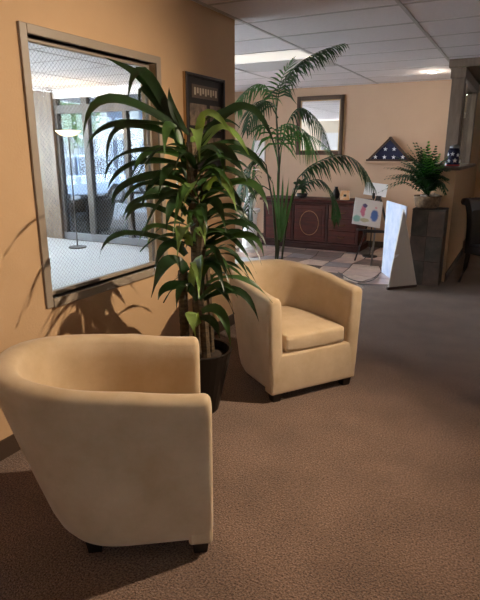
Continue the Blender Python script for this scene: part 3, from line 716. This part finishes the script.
# A-shaped display board with solid triangular ends
A_ = atp(387.5,290,2,0); B_ = atp(417,287,2,0); Cc = atp(381.5,272,2,0)
ab = empty('display_board', (A_.x,A_.y,0), 0, 'white poster board with a triangular grey strut standing before the stone pedestal', 'display board')
e1 = Vector((B_.x-A_.x,B_.y-A_.y,0)); o_ = A_*1; o_.z = 0
def slab(name, P, nrm, th, m, par=ab):
    P = [Vector(p) for p in P]; n_ = Vector(nrm).normalized()*th; k = len(P)
    return MB().add(P+[p+n_ for p in P], [tuple(range(k)), tuple(range(2*k-1,k-1,-1))]+[(i,(i+1)%k,(i+1)%k+k,i+k) for i in range(k)]).build(name, m, par)
M['bluewash'] = mat('pale_blue_print', (208,216,234), .5, rgb2=(170,188,218), vscale=7)
far = Vector((Cc.x,Cc.y,0)); near = Vector((1.045,6.17,0)); HB = .915
nb = (near-far).normalized(); nn = Vector((-nb.y,nb.x,0))
slab('poster_panel', [far-o_, near-o_, near-o_+Vector((0,0,HB)), far-o_+Vector((0,0,HB))], nn, .012, M['bluewash'])
apx = near-o_ + Vector((-.03,-.022,HB-.03)); sn = Vector((e1.y,-e1.x,0))
slab('strut', [Vector((0,0,.03))+e1*.02, e1*.98+Vector((0,0,.03)), apx+nb*.045, apx], sn*-1, .010, M['greyboard'])
slab('shadow_strip', [Vector((0,0,0)), e1, e1-sn.normalized()*.02, -sn.normalized()*.02], (0,0,1), .03, M['base'])  # dark strip modelled in place of the shadow gap under the strut
hc = (Vector((0,0,.03))).lerp(apx,.47) + sn.normalized()*.004
dd_ = (apx-Vector((0,0,.03))).normalized(); P = [hc + dd_*.085*math.cos(math.pi*k/12) + e1.normalized()*.07*math.sin(math.pi*k/12) for k in range(13)]
slab('round_cutout', P, sn, .004, M['card'])
# cable lying over the tiles
cpts = [atp(x,y,2,.008) for (x,y) in ((338,272),(350,279),(362,282),(370,281),(376,278),(379,275))]
tag(MB().tube(catmull(cpts,6),.005,6).build('cable', M['black'], None, smooth=True), 'dark cable curving over the slate tiles by the display board', 'cable')

# ------------------------------------------------------------------ stone pedestal with parlor palm
PX0, PX1, PY0, PY1, PH = 1.09, 1.445, 6.30, 6.61, .88
pd = empty('stone_pedestal', ((PX0+PX1)/2,(PY0+PY1)/2,0), 0, 'dark stone tiled pedestal beside the half wall', 'pedestal')
hx, hy = (PX1-PX0)/2, (PY1-PY0)/2
MB().box(-hx+.012,hx-.012,-hy+.012,hy-.012,0,PH-.02).build('core', M['base'], pd)
MB().box(-hx,hx,-hy,hy,PH-.02,PH).build('cap', M['stone'][0], pd, bevel=.004)
for r_ in range(3):
    for c2 in range(2):
        z0 = r_*.287; x0 = -hx+c2*hx
        MB().box(x0+.004,x0+hx-.004,-hy,-hy+.012,z0+.004,z0+.283).build('tile', M['stone'][(r_+c2)%2], pd)
        MB().box(x0+.004,x0+hx-.004,hy-.012,hy,z0+.004,z0+.283).build('tile', M['stone'][(r_+c2)%2], pd)
    for s in (-1,1):
        xa = -hx if s < 0 else hx-.012
        MB().box(xa,xa+.012,-hy+.016,hy-.016,r_*.287+.004,r_*.287+.283).build('tile', M['stone'][r_%2], pd)
pf = empty('parlor_palm', (1.22,6.46,PH), 0, 'bushy green parlor palm in a basket on the stone pedestal', 'potted plant')
MB().lathe([(.10,0),(.13,.02),(.15,.12),(.155,.14),(.14,.14),(.135,.11)],n=24).build('basket', M['basket'], pf, smooth=True)
MB().lathe([(.137,.115),(.08,.12),(.0001,.122)],n=20).build('soil', M['soil'], pf, smooth=True)
rp_ = random.Random(2)
for k in range(7):
    an = rp_.uniform(0,6.28); rr_ = rp_.uniform(.05,.11); s_ = rp_.uniform(.025,.045)
    bm = bmesh.new(); bmesh.ops.create_icosphere(bm, subdivisions=1, radius=s_)
    for vv in bm.verts: vv.co *= rp_.uniform(.8,1.15); vv.co.z *= .7; vv.co += Vector((rr_*math.cos(an), rr_*math.sin(an), .14))
    me = bpy.data.meshes.new('pebble'); bm.to_mesh(me); bm.free(); link('pebble', me, M['rock'], pf, True)
DF = (Vector((1.2,6.46,1.2))-CAMP).dot(_F)
def flc(x, y, dd=0): return atd(x, y, DF+dd) - pf.location
rootp = Vector((0,0,.12))
rq = random.Random(31)
for i in range(64):
    a_ = i*2.399; r_ = math.sqrt((i+.5)/64)
    tip = Vector((-.10+.44*r_*math.cos(a_), -.10+.26*r_*math.sin(a_), .70-.46*r_**2+rq.uniform(-.12,.12)))
    tip.x = min(tip.x, .21)
    if tip.x > .0 and tip.z < .5: tip.y = min(tip.y, .0)
    md = rootp.lerp(tip,.55) + Vector((0,0,.06+.08*r_))
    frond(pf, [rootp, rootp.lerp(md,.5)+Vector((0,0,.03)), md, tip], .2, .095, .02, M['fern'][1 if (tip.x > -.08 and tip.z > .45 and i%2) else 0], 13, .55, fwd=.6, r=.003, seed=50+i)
# ledge things
jar = empty('star_jar', (1.425,6.70,1.34), 0, 'navy jar with white stars on the ledge in front of the wooden post', 'jar')
MB().lathe([(.052,0),(.062,.012),(.064,.05),(.05,.085),(.058,.115),(.056,.15),(.042,.175)],n=28).build('body', M['navy'], jar, smooth=True)
MB().lathe([(.044,.174),(.046,.19),(.03,.205),(.0001,.21)],n=24).build('lid', M['steel'], jar, smooth=True)
MB().lathe([(.0645,.004),(.066,.008),(.066,.016),(.064,.02)],n=28).build('red_band', mat('red_stripe',(170,50,50),.5), jar, smooth=True)
for (ang,z,r) in ((-95,.12,.022),(-70,.058,.024),(-120,.052,.02),(-45,.11,.018),(-140,.115,.018),(-20,.05,.02)):
    a_ = math.radians(ang); rr_ = .0655 if z < .08 else .0585
    s_ = star('star', (0,0,0), r, jar, M['white']); jar.scale = (1.15,1.15,1.15); s_.location = (rr_*math.cos(a_), rr_*math.sin(a_), z); s_.rotation_euler = (0,0,a_+math.pi/2)
tr = empty('glass_tray', (1.30,6.66,1.34), 0, 'small two-tier glass tray at the end of the ledge', 'tray')
M['aqua'] = mat('aqua_glass', (150,196,190), .1, spec=.8)
MB().box(-.06,.06,-.05,.05,0,.008).build('lower_plate', M['aqua'], tr); MB().box(-.06,.06,-.05,.05,.05,.058).build('upper_plate', M['aqua'], tr)
for (x,y) in ((-.05,-.04),(.05,-.04),(.05,.04),(-.05,.04)): MB().tube([(x,y,.008),(x,y,.05)],.004,6).build('spacer', M['steel'], tr)

# ------------------------------------------------------------------ dark side chair at the right edge
q = atp(468,284,2,0)
dcx = empty('scroll_back_chair', (q.x-.11,q.y+.02,0), math.radians(-40), 'dark leather chair with a rolled scroll back cut off by the right edge', 'chair')
bp_ = [(-.03,.97),(-.06,.99),(-.085,.965),(-.08,.93),(-.05,.925),(-.03,.945)]
outer = [(-.085,.955),(-.06,.99),(-.01,.995),(.03,.97),(.075,.86),(.10,.70),(.11,.50),(.11,.36),(.03,.36),(.03,.48),(.025,.66),(.0,.82),(-.03,.90),(-.06,.915)]
MB().prism(outer,1,-.0,.46).build('backrest', M['darkleather'], dcx, bevel=.012)
MB().tube([(-.055,-.005,.95),(-.055,.465,.95)],.038,14).build('scroll', M['darkleather'], dcx, smooth=True)
MB().box(.06,.55,0,.46,.36,.47).build('seat', M['darkleather'], dcx, bevel=.025)
for y in (.03,.43):
    MB().tube([(.07,y,.37),(.05,y,.2),(-.02,y,0)],[.03,.025,.018],8).build('leg', M['darkwood'], dcx, smooth=True)
    MB().tube([(.51,y,.37),(.52,y,.2),(.52,y,0)],[.03,.025,.018],8).build('leg', M['darkwood'], dcx, smooth=True)
for k in range(5): MB().lathe([(.008,0),(.006,.006),(.0001,.008)],n=8).build('nail_head', M['brass'], dcx).location = (-.02+.0*k,.05+.09*k,.995)

# ------------------------------------------------------------------ white pedestal with flowers at the lobby corner
q = atp(247,254,2,0)
wp = empty('white_pedestal', (q.x-.08,q.y+.25,0), 0, 'white column stand half hidden at the wall corner', 'pedestal')
MB().lathe([(.16,0),(.16,.05),(.12,.08),(.11,.5),(.12,.60),(.16,.62),(.16,.66)],n=28).build('column', M['white'], wp, smooth=False)
fa = empty('flower_arrangement', (wp.location.x,wp.location.y,.66), 0, 'pink and white flowers in a white vase on the column stand', 'flowers')
MB().lathe([(.05,0),(.08,.03),(.09,.12),(.05,.2),(.06,.24)],n=24).build('vase', M['white'], fa, smooth=True)
M['pinkpetal'] = mat('pink_petal', (214,160,170), .7); M['whitepetal'] = mat('white_petal', (236,230,228), .7)
rf = random.Random(9)
for k in range(14):
    tip = Vector((rf.uniform(-.22,.22), rf.uniform(-.15,.15), rf.uniform(.42,.85)))
    stm = MB().tube([(0,0,.2), tuple(tip*.5+Vector((0,0,.14))), tuple(tip)],.004,5).build('stem', M['palmstem'], fa)
    fm = MB()
    for pz in range(6):
        an = pz*math.pi/3+k; d = Vector((math.cos(an),math.sin(an),.35))
        V, F = leaf_mesh(tip, tip+d*.03, tip+d*.055+Vector((0,0,-.01)), .035); fm.add(V,F)
    fm.build('blossom', M['pinkpetal'] if k%2 else M['whitepetal'], stm)
    V, F = leaf_mesh(tip*.5+Vector((0,0,.14)), tip*.75+Vector((.05,0,.12)), tip*.8+Vector((.10*(-1)**k,.03,.0)), .03)
    MB().add(V,F).build('leaf', M['palm'][k%2], fa)

# ------------------------------------------------------------------ office beyond the window: shop front, lamp, chairs, plants
SFY = 7.0
M['tintglass'] = glassmat('grey_tinted_glass', (.37,.40,.43))
def shopfront(name, p0, p1, posts, label, gl):
    t = empty(name, (p0[0],p0[1],0)); t['kind'] = 'structure'; t['label'] = label
    d = Vector((p1[0]-p0[0],p1[1]-p0[1],0)); L = d.length; t.rotation_euler = (0,0,math.atan2(d.y,d.x))
    def b_(n, x0,x1,y0,y1,z0,z1,m): return MB().box(x0,x1,y0,y1,z0,z1).build(n, M[m], t)
    b_('curb', 0,L,-.06,.06,0,.12,'tint'); b_('header', 0,L,-.06,.06,2.12,2.25,'bronze'); b_('upper_rail', 0,L,-.05,.05,2.36,CEIL,'white')
    xs = [0]+posts+[L]
    for x in posts+[.03, L-.03]: b_('mullion', x-.035 if x!=posts[0] else x-.06, x+.035 if x!=posts[0] else x+.06,-.05,.05,.12,2.36,'bronze')
    for a_, c2 in zip(xs[:-1], xs[1:]):
        b_('pane', a_+.03,c2-.03,-.004,.004,.12,2.12,gl); b_('pane', a_+.03,c2-.03,-.004,.004,2.25,2.36,gl)
    return t
struct('wall_pier', MB().box(-6.6,-5.02,SFY-.1,SFY+.1,0,CEIL), M['post'], label='taupe pier beside the shop front')
shopfront('window_2', (-5.02,SFY), (-3.05,SFY), [.68,1.5], 'tall shop front glazing across the office end', 'tintglass')
shopfront('window_3', (-3.05,SFY), (-3.05,BACK+.1), [.82], 'glazed side of the lobby facing the car park', 'glass')
# white panelled door on the office near wall (seen in the mirror)
dw = struct('door_2', MB().box(-3.9,-2.3,-.2,-.16,.01,2.1), M['white'], label='white panelled double door')
for k in range(4):
    for (z0,z1) in ((.2,.95),(1.1,1.95)): MB().box(-3.82+k*.39,-3.52+k*.39,-.16,-.145,z0,z1).build('panel', M['white'], dw, bevel=.008)
# floor lamp
q = atp(68,131,1,6.35)
fl_ = empty('floor_lamp', (q.x,6.35,0), 0, 'lit floor lamp with a glowing dome shade seen through the interior window', 'floor lamp')
MB().lathe([(.14,0),(.14,.02),(.02,.035)],n=24).build('base', M['bronze'], fl_); MB().tube([(0,0,.03),(0,0,q.z-.08)],.012,8).build('pole', M['bronze'], fl_)
M['lampglow'] = mat('glowing_shade', (255,226,180), .5, emit=(255,214,160), estr=3.5)
MB().lathe([(.03,q.z-.08),(.12,q.z-.06),(.19,q.z),(.185,q.z+.004),(.11,q.z-.05),(.02,q.z-.07)],n=28).build('shade', M['lampglow'], fl_, smooth=True)
lp = bpy.data.lights.new('lamp_bulb','POINT'); lp.energy = 18; lp.color = (1,.72,.45); lp.shadow_soft_size = .05
lo = bpy.data.objects.new('lamp', lp); COL.objects.link(lo); lo.parent = fl_; lo.location = (0,0,q.z+.06)
for (px_, rz, lb) in ((55,-75,'dark armchair outside the shop front, leftmost seen through the interior window'),(97,-105,'dark armchair outside the shop front, below the wide mullion')):
    q = atp(px_,226,1,8.2); tub_chair((q.x,8.2,-.1), math.radians(rz), lb, M['darkfab'], 'dark armchairs on the pavement')
for i, px_ in enumerate((90,120)):
    q = atp(px_,230,1,7.25)
    v = empty('spiky_plant', (q.x,7.25,-.1), 0, ['low spiky plant in a dark pot at the shop front, between the dark armchairs','low spiky plant in a dark pot at the shop front, nearest the corn plant'][i], 'potted plant', 'low plants at the shop front')
    MB().lathe([(.10,0),(.13,.16),(.14,.18),(.12,.18)],n=20).build('pot', M['pot'], v)
    rq = random.Random(i)
    for k in range(22):
        an = rq.uniform(0,6.28); L = rq.uniform(.15,.26); d = Vector((math.cos(an),math.sin(an),0)); p0 = Vector((0,0,.17))
        V, F = leaf_mesh(p0, p0+d*L*.5+Vector((0,0,L*.9)), p0+d*L*1.1+Vector((0,0,L*rq.uniform(.2,1.0))), .045); MB().add(V,F).build('leaf', M['palm'][0], v)

# ------------------------------------------------------------------ outdoors: car park
struct('ground', MB().box(-60,30,BACK+.2,70,-.25,-.15), M['asphalt'], label='asphalt car park outside')
struct('ground_pavement', MB().prism([(-60,7.12),(-3.12,7.12),(-3.12,BACK+.2),(-60,BACK+.2)],2,-.25,-.1), M['concrete'], label='pale pavement outside the shop front')
def car(loc, rz, paint, label):
    t = empty('car', loc, rz, label, 'car', 'parked cars')
    body = [(-2.2,.35),(-2.25,.6),(-2.15,.85),(-1.35,.95),(1.25,.98),(2.1,.92),(2.25,.7),(2.2,.35)]
    MB().prism(body,1,-.88,.88).build('body', paint, t, bevel=.06)
    cab = [(-1.35,.94),(-.65,1.5),(.95,1.54),(1.75,.97)]
    MB().prism(cab,1,-.74,.74).build('cabin', M['carglass'], t, bevel=.05)
    MB().prism([(-.70,1.46),(-.62,1.53),(.92,1.57),(1.02,1.5)],1,-.72,.72).build('roof', paint, t, bevel=.03)
    for (a_,b_) in (((-1.35,.94),(-.66,1.5)),((.15,.96),(.15,1.53)),((1.72,.97),(.98,1.52))):
        for s in (-1,1): MB().bar((a_[0],s*.75,a_[1]),(b_[0],s*.74,b_[1]),.05,.07,(0,s,0)).build('pillar', paint, t)
    for x in (-1.4,1.4):
        for s in (-1,1):
            wh = MB().tube([(x,s*.68,.33),(x,s*.9,.33)],.33,20).build('wheel', M['tyre'], t); MB().tube([(x,s*.9,.33),(x,s*.91,.33)],.2,16).build('hubcap', M['steel'], wh)
    for s in (-1,1):
        MB().box(-2.27,-2.15,s*.62-.16,s*.62+.16,.62,.78).build('headlight', M['white'], t, bevel=.02)
    MB().box(-2.3,-2.2,-.8,.8,.38,.55).build('bumper', M['tint'], t, bevel=.03); MB().box(2.2,2.3,-.8,.8,.38,.55).build('bumper', M['tint'], t, bevel=.03)
    return t
q = atp(72,185,1,13.0); car((q.x,12.6,-.15), math.radians(75), M['carpaint'][0], 'pale silver car parked outside, seen through the window on the left')
q = atp(120,185,1,18.0); car((q.x,18.0,-.15), math.radians(20), M['carpaint'][1], 'dark car parked outside, seen through the window beyond the leaves')
gr = empty('guard_rail', (-9,9.6,-.15), 0, 'low white guard rail between pavement and parked cars', 'railing')
MB().box(-5,5,-.03,.03,.42,.52).build('rail', M['white'], gr)
for k in range(6): MB().box(-4.9+k*1.96-.04,-4.9+k*1.96+.04,-.03,.03,0,.42).build('post', M['white'], gr)
bd = empty('building', (-30,42,-.15), math.radians(20), 'white building with rows of dark windows across the car park', 'building')
MB().box(-12,12,-3,3,0,9).build('wall', M['concrete'], bd); MB().box(-12.3,12.3,-3.3,3.3,9,9.4).build('roof', M['tint'], bd)
for k in range(8):
    for r_ in range(3):
        wn = MB().box(-11+k*2.9,-9.2+k*2.9,-3.06,-3,1+r_*2.8,2.7+r_*2.8).build('window', M['tint'], bd)
        MB().box(-10.9+k*2.9,-9.3+k*2.9,-3.08,-3.06,1.1+r_*2.8,2.6+r_*2.8).build('pane', M['carglass'], wn)
for i, (px_, Y_) in enumerate(((70,23),(40,25))):
    q = atp(px_,150,1,Y_)
    tr_ = empty('street_tree', (q.x,Y_,-.15), 0, ['pale green street tree behind the silver car','pale green street tree beyond the pier'][i], 'tree', 'street trees')
    MB().tube([(0,0,0),(.1,0,1.5),(0,.1,3.2)],[.18,.14,.08],8).build('trunk', M['bark'], tr_)
    rt = random.Random(20+i); cm = MB()
    for k in range(900):
        d = Vector((rt.gauss(0,1),rt.gauss(0,1),rt.gauss(0,1))).normalized()*rt.random()**.4*1.9; c_ = Vector((0,0,3.7))+d; a_ = Vector((rt.gauss(0,1),rt.gauss(0,1),rt.gauss(0,1))).normalized()*.14; b_ = a_.orthogonal().normalized()*.09
        cm.add([c_-a_,c_-b_,c_+a_,c_+b_],[(0,1,2,3)])
    o = cm.build('crown', M['treeleaf'], tr_); o['kind'] = 'stuff'
bpy.context.view_layer.update()
